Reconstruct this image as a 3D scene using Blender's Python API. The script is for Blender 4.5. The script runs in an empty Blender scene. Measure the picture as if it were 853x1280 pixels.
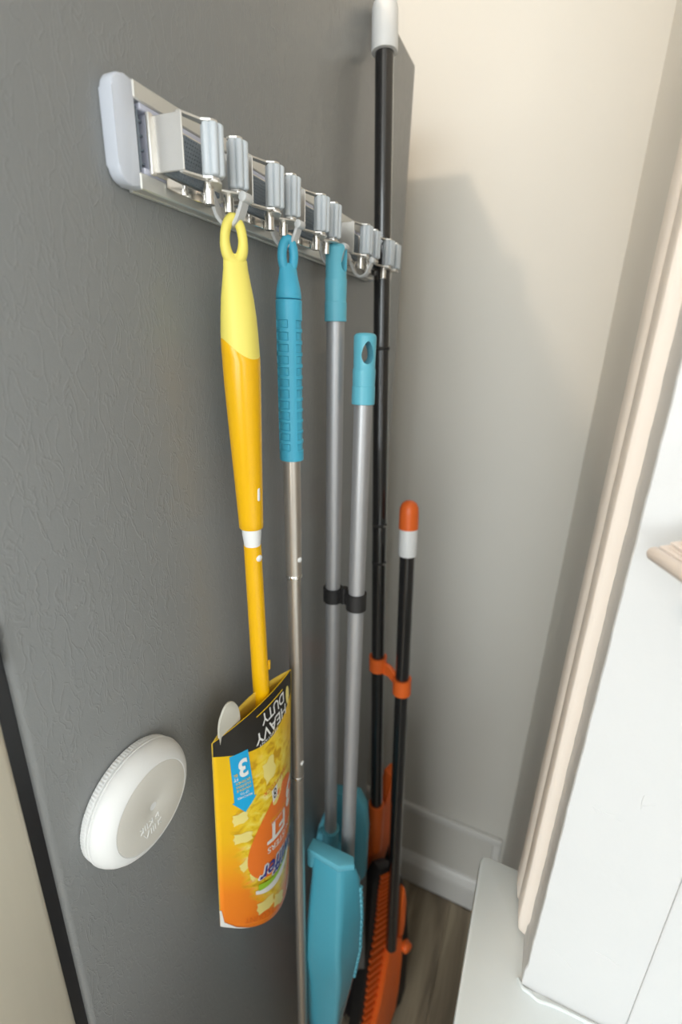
import bpy, bmesh, math, random
from mathutils import Vector, Matrix
random.seed(7)
PI = math.pi
V = Vector
scene = bpy.context.scene
COL = scene.collection

# ------------------------------------------------------------------ camera
cam = bpy.data.cameras.new('camera')
cam.sensor_fit = 'VERTICAL'; cam.sensor_height = 36.0; cam.sensor_width = 24.0
cam.lens = 36 * 595 / 1280
cam.clip_start = 0.01
cam.dof.use_dof = True
cam.dof.focus_distance = 0.36
cam.dof.aperture_fstop = 4.6
camo = bpy.data.objects.new('camera', cam); COL.objects.link(camo)
rt = V((0.91316571, 0.4062326, 0.03321838)); dn = V((0.16154344, -0.28589439, -0.94454651)); fw = V((-0.37420863, 0.8678937, -0.32669317))
M = Matrix((( rt.x, -dn.x, -fw.x, .25), (rt.y, -dn.y, -fw.y, 0), (rt.z, -dn.z, -fw.z, 1.4), (0, 0, 0, 1)))
camo.matrix_world = M
scene.camera = camo

# ------------------------------------------------------------------ view, world, lights
scene.view_settings.view_transform = 'Standard'
scene.view_settings.look = 'None'
scene.view_settings.exposure = 0.0
scene.view_settings.gamma = 1.0
scene.view_settings.use_curve_mapping = False
w = bpy.data.worlds.new('world'); scene.world = w; w.use_nodes = True
w.node_tree.nodes['Background'].inputs[0].default_value = (1.0, 0.97, 0.93, 1)
w.node_tree.nodes['Background'].inputs[1].default_value = 0.6

def light(name, kind, loc, energy, color, size=None, target=None, size_y=None):
    l = bpy.data.lights.new(name, kind); l.energy = energy; l.color = color
    o = bpy.data.objects.new(name, l); COL.objects.link(o); o.location = loc
    if kind == 'AREA':
        l.size = size
        if size_y: l.shape = 'RECTANGLE'; l.size_y = size_y
    else:
        l.shadow_soft_size = size
    if target is not None:
        o.rotation_euler = (V(target) - V(loc)).to_track_quat('-Z', 'Y').to_euler()
    return o
light('ceiling_bulb', 'POINT', (-.36, -.34, 2.335), 17.5, (1.0, .80, .60), .035)
light('right_fill', 'AREA', (1.7, -.9, 1.5), 8.5, (.90, .96, 1.0), 1.1, (0, .35, 1.25), 1.2)  # added cool fill from the right for rack and puck, not a real window
light('front_fill', 'AREA', (.2, -2.45, 1.6), 57, (.90, .97, 1.0), 1.8, (.2, .6, 1.2), 1.8)  # large soft fill added behind the camera to even the light, no window there
light('left_fill', 'AREA', (-2.1, -1.2, 1.7), 6, (1.0, .95, .90), 1.3, (.3, .3, 1.3), 1.3)  # fill added on the left to brighten the casing, no actual window
light('kitchen_bounce', 'AREA', (.0, -1.1, 2.40), 2.5, (1.0, .97, .93), 1.4, (.3, -1.1, 0), 1.4)

# ------------------------------------------------------------------ materials
def mat(name, color, rough=.5, metal=0.0, bump=None, spec=.5, coat=0, var=None, trans=0):
    """bump=(scale, strength, distance, stretch) ; var=(scale, amount, stretch)"""
    m = bpy.data.materials.new(name); m.use_nodes = True
    nt = m.node_tree; b = nt.nodes['Principled BSDF']
    b.inputs['Base Color'].default_value = (*color, 1)
    b.inputs['Roughness'].default_value = rough
    b.inputs['Metallic'].default_value = metal
    b.inputs['Specular IOR Level'].default_value = spec
    b.inputs['Coat Weight'].default_value = coat
    b.inputs['Transmission Weight'].default_value = trans
    tc = nt.nodes.new('ShaderNodeTexCoord')
    def noise(scale, stretch, detail=4):
        mp = nt.nodes.new('ShaderNodeMapping'); mp.inputs['Scale'].default_value = stretch
        nt.links.new(tc.outputs['Object'], mp.inputs[0])
        n = nt.nodes.new('ShaderNodeTexNoise'); n.inputs['Scale'].default_value = scale; n.inputs['Detail'].default_value = detail
        nt.links.new(mp.outputs[0], n.inputs['Vector']); return n
    if var:
        n = noise(var[0], var[2])
        r = nt.nodes.new('ShaderNodeMix'); r.data_type = 'RGBA'
        a = var[1]
        r.inputs[6].default_value = (*[c * (1 - a) for c in color], 1); r.inputs[7].default_value = (*[min(1, c * (1 + a)) for c in color], 1)
        nt.links.new(n.outputs['Fac'], r.inputs[0]); nt.links.new(r.outputs[2], b.inputs['Base Color'])
    if bump:
        n = noise(bump[0], bump[3])
        bp = nt.nodes.new('ShaderNodeBump'); bp.inputs['Strength'].default_value = bump[1]; bp.inputs['Distance'].default_value = bump[2]
        nt.links.new(n.outputs['Fac'], bp.inputs['Height']); nt.links.new(bp.outputs[0], b.inputs['Normal'])
    return m
U1 = (1, 1, 1)
WALL = (.79, .77, .715)
M_ = {}
M_['wall'] = mat('wall_paint', WALL, .55, bump=(60, .15, .002, U1), var=(3, .02, U1))
M_['casing'] = mat('casing_paint', (.93, .86, .79), .4, bump=(25, .3, .003, (1, 1, .15)), var=(8, .03, U1))
M_['whitewall'] = mat('white_gloss_paint', (.61, .62, .625), .35, bump=(28, .25, .004, U1), var=(4, .015, U1))
M_['ledge'] = mat('ledge_paint', (.71, .77, .79), .28, bump=(22, .2, .003, U1), var=(6, .02, U1))
M_['base'] = mat('baseboard_paint', (.84, .83, .80), .35, var=(5, .02, U1))
M_['ceiling'] = mat('ceiling_paint', (.85, .83, .80), .8, var=(3, .02, U1))
M_['roomwall'] = mat('room_wall_paint', (.72, .70, .67), .7, var=(3, .02, U1))
M_['cabinet'] = mat('black_plastic', (.012, .012, .014), .28, var=(20, .2, U1))
M_['steel_door'] = mat('brushed_door', (.62, .575, .47), .45, .3, bump=(40, .12, .0006, (1, 1, 4)), var=(90, .05, (1, 1, .1)))
M_['steel'] = mat('satin_steel', (.80, .78, .74), .40, .85, bump=(300, .08, .0004, (1, 1, 4)), var=(60, .06, U1))
M_['alu'] = mat('rail_aluminium', (.74, .74, .71), .36, .6, var=(40, .04, U1))
M_['capplastic'] = mat('grey_blue_plastic', (.66, .70, .78), .32, var=(30, .02, U1))
M_['slider'] = mat('lavender_plastic', (.62, .64, .76), .4, var=(30, .02, U1))
M_['darkslot'] = mat('slot_plastic', (.22, .26, .30), .5, var=(30, .05, U1))
M_['roller'] = mat('roller_rubber', (.60, .65, .69), .42, var=(50, .03, U1))
M_['rivet'] = mat('rivet_metal', (.8, .78, .74), .15, 1.0, var=(60, .05, U1))
M_['hook'] = mat('hook_plastic', (.62, .63, .63), .38, var=(40, .03, U1))
M_['pale_yellow'] = mat('pale_yellow_rubber', (.90, .78, .16), .5, bump=(300, .06, .0004, U1), var=(30, .02, U1))
M_['yellow'] = mat('golden_plastic', (.90, .49, .003), .22, var=(30, .02, U1))
M_['white'] = mat('white_plastic', (.88, .89, .89), .35, var=(30, .02, U1))
M_['blue'] = mat('blue_rubber', (.065, .45, .66), .42, bump=(300, .05, .0004, U1), var=(30, .03, U1))
M_['teal'] = mat('teal_plastic', (.13, .49, .62), .4, var=(30, .03, U1))
M_['panblue'] = mat('pan_blue_plastic', (.08, .41, .54), .17, coat=.5, var=(14, .04, U1))
M_['silver'] = mat('silver_pole_paint', (.46, .46, .47), .42, .6, bump=(400, .05, .0003, U1), var=(40, .03, U1))
M_['champagne'] = mat('champagne_pole', (.62, .57, .51), .3, .85, var=(40, .03, U1))
M_['black'] = mat('black_gloss', (.012, .012, .013), .22, coat=1, var=(40, .2, U1))
M_['blackm'] = mat('black_matte', (.014, .013, .013), .55, var=(40, .2, U1))
M_['orange'] = mat('orange_plastic', (.93, .165, .025), .38, var=(30, .04, U1))
M_['puck'] = mat('lamp_white', (.84, .85, .84), .42, var=(30, .01, U1))
M_['lens'] = mat('lamp_lens', (.70, .68, .62), .5, var=(30, .01, U1))
M_['greybristle'] = mat('grey_bristle', (.23, .22, .21), .6, var=(60, .2, U1))
M_['fiber'] = mat('yellow_fibre', (.85, .62, .08), .9, bump=(120, .8, .004, U1), var=(60, .15, U1))
M_['blind'] = mat('blind_vinyl', (.80, .72, .66), .4, var=(40, .03, U1))
M_['cardback'] = mat('card_inside', (.75, .52, .06), .6, var=(30, .03, U1))
M_['red'] = mat('clear_fork', (.62, .60, .52), .3, var=(30, .03, U1))
for n_, c_ in dict(ink_black=(.02, .018, .015), ink_white=(.85, .85, .82), ink_cyan=(.01, .40, .75), ink_orange=(.90, .20, .02), ink_green=(.35, .62, .03),
                   ink_navy=(.02, .04, .28), ink_yellow=(.9, .6, .02), ink_cream=(.87, .74, .24), ink_dorange=(.78, .16, .01)).items():
    M_[n_] = mat(n_, c_, .35, var=(40, .02, U1))

# fridge side: embossed leather-like grain
def fridge_mat():
    m = mat('fridge_grained_grey', (.236, .243, .242), .31, spec=.55)
    nt = m.node_tree; b = nt.nodes['Principled BSDF']
    tc = nt.nodes.new('ShaderNodeTexCoord')
    mp = nt.nodes.new('ShaderNodeMapping'); mp.inputs['Scale'].default_value = (1, 1.0, .38)
    nt.links.new(tc.outputs['Object'], mp.inputs[0])
    n1 = nt.nodes.new('ShaderNodeTexNoise'); n1.inputs['Scale'].default_value = 115; n1.inputs['Detail'].default_value = 3; n1.inputs['Distortion'].default_value = .7
    nt.links.new(mp.outputs[0], n1.inputs['Vector'])
    # crease lines: ridges where the noise crosses its mean
    s = nt.nodes.new('ShaderNodeMath'); s.operation = 'SUBTRACT'; s.inputs[1].default_value = .5
    a = nt.nodes.new('ShaderNodeMath'); a.operation = 'ABSOLUTE'
    r = nt.nodes.new('ShaderNodeMapRange'); r.inputs[1].default_value = 0; r.inputs[2].default_value = .035; r.inputs[3].default_value = 1; r.inputs[4].default_value = 0
    nt.links.new(n1.outputs['Fac'], s.inputs[0]); nt.links.new(s.outputs[0], a.inputs[0]); nt.links.new(a.outputs[0], r.inputs[0])
    n2 = nt.nodes.new('ShaderNodeTexNoise'); n2.inputs['Scale'].default_value = 14; n2.inputs['Detail'].default_value = 2
    nt.links.new(mp.outputs[0], n2.inputs['Vector'])
    mu = nt.nodes.new('ShaderNodeMath'); mu.operation = 'MULTIPLY'
    nt.links.new(r.outputs[0], mu.inputs[0]); nt.links.new(n2.outputs['Fac'], mu.inputs[1])
    n3 = nt.nodes.new('ShaderNodeTexNoise'); n3.inputs['Scale'].default_value = 900; n3.inputs['Detail'].default_value = 1
    nt.links.new(tc.outputs['Object'], n3.inputs['Vector'])
    ad = nt.nodes.new('ShaderNodeMath'); ad.operation = 'MULTIPLY_ADD'; ad.inputs[1].default_value = .25
    nt.links.new(n3.outputs['Fac'], ad.inputs[0]); nt.links.new(mu.outputs[0], ad.inputs[2])
    bp = nt.nodes.new('ShaderNodeBump'); bp.inputs['Strength'].default_value = .38; bp.inputs['Distance'].default_value = .0008
    nt.links.new(ad.outputs[0], bp.inputs['Height']); nt.links.new(bp.outputs[0], b.inputs['Normal'])
    return m
M_['fridge'] = fridge_mat()

def floor_mat():
    m = mat('plank_wood', (.27, .215, .15), .45)
    nt = m.node_tree; b = nt.nodes['Principled BSDF']; tc = nt.nodes.new('ShaderNodeTexCoord')
    mp = nt.nodes.new('ShaderNodeMapping'); mp.inputs['Scale'].default_value = (18, 1.6, 1)
    nt.links.new(tc.outputs['Object'], mp.inputs[0])
    n = nt.nodes.new('ShaderNodeTexNoise'); n.inputs['Scale'].default_value = 2.2; n.inputs['Detail'].default_value = 6; n.inputs['Distortion'].default_value = .6
    nt.links.new(mp.outputs[0], n.inputs['Vector'])
    cr = nt.nodes.new('ShaderNodeValToRGB'); cr.color_ramp.elements[0].color = (.16, .125, .085, 1); cr.color_ramp.elements[0].position = .3
    cr.color_ramp.elements[1].color = (.40, .33, .23, 1); cr.color_ramp.elements[1].position = .7
    nt.links.new(n.outputs['Fac'], cr.inputs[0]); nt.links.new(cr.outputs[0], b.inputs['Base Color'])
    return m
M_['floor'] = floor_mat()

def sleeve_mat():
    m = mat('printed_card', (.9, .55, .02), .3)
    nt = m.node_tree; b = nt.nodes['Principled BSDF']; uv = nt.nodes.new('ShaderNodeTexCoord')
    sp = nt.nodes.new('ShaderNodeSeparateXYZ'); nt.links.new(uv.outputs['UV'], sp.inputs[0])
    cr = nt.nodes.new('ShaderNodeValToRGB'); e = cr.color_ramp.elements
    e[0].position = 0; e[0].color = (.88, .55, .004, 1); e[1].position = 1; e[1].color = (.92, .22, .008, 1)
    x = e.new(.5); x.color = (.90, .50, .006, 1); x = e.new(.8); x.color = (.92, .25, .01, 1)
    nt.links.new(sp.outputs[1], cr.inputs[0])
    # fluffy duster picture: radial streaks of pale yellow in the middle of the card
    mp = nt.nodes.new('ShaderNodeMapping'); mp.inputs['Scale'].default_value = (5, 16, 1); mp.inputs['Rotation'].default_value = (0, 0, .5)
    nt.links.new(uv.outputs['UV'], mp.inputs[0])
    n = nt.nodes.new('ShaderNodeTexNoise'); n.inputs['Scale'].default_value = 1.6; n.inputs['Detail'].default_value = 5; n.inputs['Distortion'].default_value = .8
    nt.links.new(mp.outputs[0], n.inputs['Vector'])
    c2 = nt.nodes.new('ShaderNodeValToRGB'); e = c2.color_ramp.elements
    e[0].position = .34; e[0].color = (.62, .34, .01, 1); e[1].position = .72; e[1].color = (.92, .82, .38, 1)
    x = e.new(.48); x.color = (.86, .60, .02, 1); x = e.new(.6); x.color = (.90, .72, .10, 1)
    nt.links.new(n.outputs['Fac'], c2.inputs[0])
    # mask
    g = nt.nodes.new('ShaderNodeMapping'); g.inputs['Location'].default_value = (-.58 / .42, -.52 / .40, 0); g.inputs['Scale'].default_value = (1 / .42, 1 / .40, 1)
    nt.links.new(uv.outputs['UV'], g.inputs[0])
    ln = nt.nodes.new('ShaderNodeVectorMath'); ln.operation = 'LENGTH'; nt.links.new(g.outputs[0], ln.inputs[0])
    ms = nt.nodes.new('ShaderNodeMath'); ms.operation = 'MULTIPLY_ADD'; ms.inputs[1].default_value = .55; nt.links.new(n.outputs['Fac'], ms.inputs[0]); nt.links.new(ln.outputs['Value'], ms.inputs[2])
    mr = nt.nodes.new('ShaderNodeMapRange'); mr.inputs[1].default_value = 1.15; mr.inputs[2].default_value = 1.38; mr.inputs[3].default_value = 1; mr.inputs[4].default_value = 0
    nt.links.new(ms.outputs[0], mr.inputs[0])
    mx = nt.nodes.new('ShaderNodeMix'); mx.data_type = 'RGBA'
    nt.links.new(mr.outputs[0], mx.inputs[0]); nt.links.new(cr.outputs[0], mx.inputs[6]); nt.links.new(c2.outputs[0], mx.inputs[7])
    nt.links.new(mx.outputs[2], b.inputs['Base Color'])
    return m
M_['sleeve'] = sleeve_mat()

# ------------------------------------------------------------------ mesh helpers
def finish(name, bm, m, parent=None, smooth=True, angle=35):
    bmesh.ops.recalc_face_normals(bm, faces=bm.faces)
    me = bpy.data.meshes.new(name); bm.to_mesh(me); bm.free()
    if smooth:
        for p in me.polygons: p.use_smooth = True
        me.set_sharp_from_angle(angle=math.radians(angle))
    me.materials.append(m if not isinstance(m, str) else M_[m])
    o = bpy.data.objects.new(name, me); COL.objects.link(o)
    if parent:
        o.parent = parent
        # all roots sit unrotated; keep world-space mesh data
        o.matrix_parent_inverse = Matrix.Translation(-root_loc(parent))
    return o
def root_loc(p):
    l = V(p.location)
    while p.parent: p = p.parent; l = V(p.location) + l * 0 if p.type == 'EMPTY' else V((0, 0, 0)) + l
    return l if l.length else V((0, 0, 0))
def root(name, label, cat, loc, group=None):
    o = bpy.data.objects.new(name, None); COL.objects.link(o); o.location = loc; o.empty_display_size = .02
    o['label'] = label; o['category'] = cat
    if group: o['group'] = group
    return o
def part(name, bm, m, parent, label=None, smooth=True, angle=35):
    """mesh in world coordinates parented to a root empty (or to a part mesh)"""
    o = finish(name, bm, m, None, smooth, angle)
    o.parent = parent
    if parent.type == 'EMPTY': o.matrix_parent_inverse = Matrix.Translation(-V(parent.location))
    if label: o['label'] = label
    return o
def struct(name, bm, m, smooth=False):
    o = finish(name, bm, m, None, smooth); o['kind'] = 'structure'; return o

def box(bm, a, b, bev=0, seg=2):
    r = bmesh.ops.create_cube(bm, size=1)
    vs = r['verts']
    for v in vs:
        v.co = V(((a[0] + b[0]) / 2 + v.co.x * (b[0] - a[0]), (a[1] + b[1]) / 2 + v.co.y * (b[1] - a[1]), (a[2] + b[2]) / 2 + v.co.z * (b[2] - a[2])))
    if bev:
        es = {e for v in vs for e in v.link_edges}
        bmesh.ops.bevel(bm, geom=list(es), offset=bev, segments=seg, affect='EDGES', profile=.5)
    return bm
def B(a, b, bev=0, seg=2): return box(bmesh.new(), a, b, bev, seg)

def frame(d):
    d = V(d).normalized()
    up = V((0, 0, 1)) if abs(d.z) < .9 else V((0, 1, 0))
    x = up.cross(d).normalized() if abs(d.z) < .9 else V((1, 0, 0)) - d * d.x
    x.normalize(); y = d.cross(x).normalized()
    return x, y
def rings(bm, rs, cap=True, closed=True):
    """rs: list of lists of points"""
    vr = [[bm.verts.new(p) for p in r] for r in rs]
    n = len(rs[0])
    for i in range(len(vr) - 1):
        for j in range(n if closed else n - 1):
            k = (j + 1) % n
            bm.faces.new((vr[i][j], vr[i][k], vr[i + 1][k], vr[i + 1][j]))
    if cap:
        bm.faces.new(vr[0][::-1]); bm.faces.new(vr[-1])
    return bm
def lathe(bm, p0, d, prof, seg=32, fn=None, cap=True):
    """prof: [(t along d, r)], fn(theta, t, r)->(t,r)"""
    d = V(d).normalized(); x, y = frame(d); p0 = V(p0); rs = []
    for t, r in prof:
        ring = []
        for j in range(seg):
            a = 2 * PI * j / seg
            tt, rr = fn(a, t, r) if fn else (t, r)
            ring.append(p0 + d * tt + x * math.cos(a) * rr + y * math.sin(a) * rr)
        rs.append(ring)
    return rings(bm, rs, cap)
def tube(bm, a, b, r0, r1=None, seg=20, bev=0):
    a = V(a); b = V(b); L = (b - a).length; r1 = r0 if r1 is None else r1
    if bev: prof = [(0, r0 - bev), (bev * .4, r0 - bev * .3), (bev, r0), (L - bev, r1), (L - bev * .4, r1 - bev * .3), (L, r1 - bev)]
    else: prof = [(0, r0), (L, r1)]
    return lathe(bm, a, b - a, prof, seg)
def sweep(bm, pts, w, h, side, seg=None, round_=False):
    """strip of width w (along fixed dir side) and thickness h swept along pts; round_ -> circular tube radius w"""
    pts = [V(p) for p in pts]; side = V(side).normalized(); rs = []
    for i, p in enumerate(pts):
        t = (pts[min(i + 1, len(pts) - 1)] - pts[max(i - 1, 0)]).normalized()
        n = t.cross(side).normalized()
        if round_:
            rs.append([p + side * math.cos(2 * PI * j / seg) * w + n * math.sin(2 * PI * j / seg) * w for j in range(seg)])
        else:
            c = h * .3
            rs.append([p + side * sx * (w / 2 - ex) + n * sy * (h / 2 - ey) for sx, sy, ex, ey in
                       ((-1, -1, 0, c), (-1, -1, c, 0), (1, -1, c, 0), (1, -1, 0, c), (1, 1, 0, c), (1, 1, c, 0), (-1, 1, c, 0), (-1, 1, 0, c))])
    return rings(bm, rs)
def loop_sweep(bm, pts, r, seg=14, rfn=None, normal=(1, 0, 0)):
    pts = [V(p) for p in pts]; n = len(pts); nr = V(normal).normalized(); rs = []
    for i, p in enumerate(pts):
        t = (pts[(i + 1) % n] - pts[i - 1]).normalized(); b = t.cross(nr).normalized()
        rr = rfn(i / n) if rfn else r
        rs.append([p + nr * math.cos(2 * PI * j / seg) * rr + b * math.sin(2 * PI * j / seg) * rr for j in range(seg)])
    vr = [[bm.verts.new(q) for q in r_] for r_ in rs]
    for i in range(n):
        for j in range(seg):
            k = (j + 1) % seg; i2 = (i + 1) % n
            bm.faces.new((vr[i][j], vr[i][k], vr[i2][k], vr[i2][j]))
    return bm
def prism(bm, poly, O, Ux, Vx, thick, bev=0):
    """poly in (a,b) of frame O,Ux,Vx extruded symmetric along normal"""
    O = V(O); Ux = V(Ux).normalized(); Vx = V(Vx).normalized(); N = Ux.cross(Vx).normalized()
    A = [bm.verts.new(O + Ux * a + Vx * b - N * thick / 2) for a, b in poly]
    Bv = [bm.verts.new(O + Ux * a + Vx * b + N * thick / 2) for a, b in poly]
    f1 = bm.faces.new(A[::-1]); f2 = bm.faces.new(Bv); n = len(poly)
    for i in range(n): bm.faces.new((A[i], A[(i + 1) % n], Bv[(i + 1) % n], Bv[i]))
    if bev:
        es = set(f1.edges) | set(f2.edges)
        bmesh.ops.bevel(bm, geom=list(es), offset=bev, segments=2, affect='EDGES', profile=.5)
    return bm
def spline(pts, n=6, closed=False):
    pts = [V(p) for p in pts]; out = []; m = len(pts)
    rng = m if closed else m - 1
    for i in range(rng):
        g = (lambda k: pts[k % m]) if closed else (lambda k: pts[max(0, min(m - 1, k))])
        p0, p1, p2, p3 = g(i - 1), g(i), g(i + 1), g(i + 2)
        for s in range(n):
            t = s / n
            out.append(.5 * ((2 * p1) + (p2 - p0) * t + (2 * p0 - 5 * p1 + 4 * p2 - p3) * t * t + (-p0 + 3 * p1 - 3 * p2 + p3) * t ** 3))
    if not closed: out.append(pts[-1])
    return out
def boolean(o, cutter_bm):
    me = bpy.data.meshes.new('cutter'); bmesh.ops.recalc_face_normals(cutter_bm, faces=cutter_bm.faces); cutter_bm.to_mesh(me); cutter_bm.free()
    c = bpy.data.objects.new('cutter', me); COL.objects.link(c)
    md = o.modifiers.new('b', 'BOOLEAN'); md.object = c; md.operation = 'DIFFERENCE'; md.solver = 'EXACT'
    bpy.context.view_layer.update()
    dg = bpy.context.evaluated_depsgraph_get()
    nm = bpy.data.meshes.new_from_object(o.evaluated_get(dg)); old = o.data
    o.modifiers.clear(); nm.name = old.name; o.data = nm
    bpy.data.objects.remove(c); bpy.data.meshes.remove(me)
    for p in o.data.polygons: p.use_smooth = True
    o.data.set_sharp_from_angle(angle=math.radians(35))
def copy_tree(src, dz):
    """copy a thing's part with its sub-parts, shifted"""
    c = src.copy(); COL.objects.link(c); c.location = V(src.location) + V(dz)
    for ch in list(src.children):
        d = ch.copy(); COL.objects.link(d); d.parent = c
    return c

# ------------------------------------------------------------------ room shell
W = .313; YB = .95
struct('floor', B((-2.3, -2.6, -.05), (1.8, YB + .05, 0)), 'floor')
fl = bpy.data.objects['floor']
k = 0
pm = None
for ix in range(3):
    x0 = .004 + ix * .1035
    for (y0, y1) in (((-.1 - .25 * (ix % 2)), .52 - .16 * ix), (.522 - .16 * ix, YB - .022)):
        p = finish('plank', B((x0, y0, 0), (x0 + .1015, y1, .004), .001, 1), 'floor', None, False); p.parent = fl
struct('ceiling', B((-2.3, -2.6, 2.45), (1.8, YB + .05, 2.5)), 'ceiling')
struct('wall_back', B((-2.3, YB, 0), (W + .01, YB + .05, 2.45)), 'wall')
struct('wall_left', B((-2.35, -2.6, 0), (-2.3, YB + .05, 2.45)), 'roomwall')
struct('wall_front', B((-2.3, -2.65, 0), (1.8, -2.6, 2.45)), 'roomwall')
struct('wall_right', B((1.8, -2.6, 0), (1.85, YB + .05, 2.45)), 'roomwall')
# side wall of the gap
struct('wall_side', B((W, .392, 0), (W + .06, YB + .03, 2.45)), 'wall')
# white wall that faces the kitchen, with its wavy painted edge
bm = bmesh.new()
def edge_prof(z): return .3035 + .00015 * math.sin(z * 61) * math.sin(z * 23 + 1) + .00012 * math.sin(z * 170) + .00008 * math.sin(z * 391 + 2)
zs = [.9 + 1.55 * i / 240 for i in range(241)]
va = []
for z in zs:
    e = edge_prof(z) - (.0012 if z < .925 else 0)
    va.append([bm.verts.new((x, y, z)) for x, y in ((e + .0006, .3925), (e, .31), (e + .0002, .2955), (e + .0009, .2945), (.36, .2946), (1.8, .295), (1.8, .3925))])
for i in range(240):
    for j in range(7):
        kx = (j + 1) % 7
        bm.faces.new((va[i][j], va[i][kx], va[i + 1][kx], va[i + 1][j]))
bm.faces.new(va[0][::-1]); bm.faces.new(va[-1])
o = struct('wall_front_right', bm, 'whitewall'); o.name = 'wall_kitchen'
wk = o
for pts_ in (((.3182, 1.1097), (.3230, 1.1080), (.3285, 1.1072), (.3355, 1.1051)), ((.3182, 1.1097), (.3205, 1.1060), (.3228, 1.1049)), ((.3285, 1.1072), (.3320, 1.1082)),
             ((.3437, 1.1329), (.3436, 1.1265), (.3444, 1.1207)), ((.3444, 1.1235), (.3480, 1.1262), (.3515, 1.1284)), ((.3447, .9759), (.3530, .9750), (.3609, .9725)), ((.3180, .958), (.3260, .953), (.3330, .946))):
    b2 = bmesh.new(); sweep(b2, spline([(x_, .2946, z_) for x_, z_ in pts_], 4), .00030, 0, (0, 1, 0), 6, True)
    pr = finish('paint_run', b2, 'whitewall'); pr.parent = wk
# raised strip on white wall
struct('trim_1', B((.377, .2935, .9), (.60, .2952, 2.45), .0012, 2), 'whitewall')
# casing at the far edge of the post (profile in x,y extruded along z)
prof = [(.3042, .3290), (.3015, .3300), (.2985, .3312), (.2958, .3325), (.2950, .3338), (.2944, .3440), (.2940, .3520), (.2944, .3550), (.2952, .3562),
        (.2940, .3580), (.2922, .3610), (.2914, .3680), (.2914, .3800), (.2922, .3850), (.2960, .3868), (.3040, .3868)]
bm = bmesh.new()
rs = []
for i in range(160):
    z = .905 + (2.45 - .905) * i / 159
    wv = .00006 * math.sin(z * 47) + .00005 * math.sin(z * 133 + 1)
    if i == 0: wv += .0015
    rs.append([V((x + (wv if j not in (0, len(prof) - 1) else 0), y + wv * .5, z)) for j, (x, y) in enumerate(prof)])
rings(bm, rs)
struct('trim_2', bm, 'casing', True)
# half wall and painted ledge
struct('wall_half', B((.285, -.30, 0), (.36, .385, .872)), 'whitewall')
bm = bmesh.new()
pts = [(.2555, -.30), (.2555, .386), (.2575, .3915), (.263, .3935), (.3125, .3925), (.3125, .3), (1.4, .294), (1.4, -.30)]
prism(bm, pts, (0, 0, .886), (1, 0, 0), (0, 1, 0), .028, .0025)
o = finish('ledge', bm, 'ledge', None, True); o['label'] = 'white gloss-painted ledge on the half wall, at the foot of the white wall'; o['category'] = 'ledge'
# caulk lump along the ledge and wall
bm = bmesh.new()
cp = [(.300, .298, .9005), (.304, .2925, .901), (.309, .2915, .901), (.316, .2895, .9005), (.325, .2905, .901), (.34, .2915, .9005), (.40, .292, .9005)]
sweep(bm, spline(cp, 5), .0014, 0, (0, 0, 1), 8, True)
c = part('caulk_bead', bm, 'ledge', o)

# baseboard and framed panel on back wall
bm = bmesh.new()
pf = [(YB, .004), (YB - .018, .004), (YB - .018, .066), (YB - .0165, .074), (YB - .009, .088), (YB - .004, .094), (YB, .096)]
rings(bm, [[V((x, y, z)) for y, z in pf] for x in (-.75, W)])
struct('baseboard_back', bm, 'base')
bm = bmesh.new()
def mould(bm, a, b, horizontal):
    if horizontal: box(bm, a, b, .003, 2)
    else: box(bm, a, b, .003, 2)
box(bm, (-.5, YB - .012, .248), (.306, YB, .270), .004, 2)
box(bm, (.286, YB - .0118, .094), (.306, YB, .2482), .004, 2)
struct('trim_3', bm, 'base', True)

# ------------------------------------------------------------------ refrigerator
fr = root('refrigerator', 'dark grey grained refrigerator filling the left of the picture', 'refrigerator', (-.37, .45, 0))
part('cabinet', B((-.74, .128, .03), (0, .785, 1.77), .004, 3), 'fridge', fr)
part('gasket', B((-.735, .119, .06), (-.0045, .129, 1.765)), 'cabinet', fr, 'black door gasket')
dlow = part('door', B((-.745, .045, .08), (-.001, .1195, 1.2262), .004, 3), 'steel_door', fr, 'lower beige steel door')
part('door_edge', B((-.742, .0445, 1.2256), (-.0035, .1175, 1.2295), .001, 1), 'cabinet', dlow)
part('door', B((-.745, .045, 1.262), (-.001, .1195, 1.765), .004, 3), 'steel_door', fr, 'upper beige steel door')
bm = B((-.06, .06, 1.230), (.0005, .125, 1.2605), .004, 3)
h_ = part('hinge', bm, 'black', fr, 'black hinge between the two doors')
bm = bmesh.new(); loop_sweep(bm, spline([(.0012, y, z) for y, z in ((.1225, 1.250), (.1205, 1.257), (.116, 1.259), (.110, 1.254), (.110, 1.237), (.116, 1.2335), (.1215, 1.2365))], 5, True), .0013, 8)
part('hinge_ring', bm, 'black', h_)
for x in (-.70, -.04):
    for y in (.16, .74): part('foot', tube(bmesh.new(), (x, y, .0), (x, y, .035), .018, seg=16), 'cabinet', fr)
# doors' base grille
part('kick_grille', B((-.72, .10, .0), (-.02, .14, .07), .002, 1), 'cabinet', fr)

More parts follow.
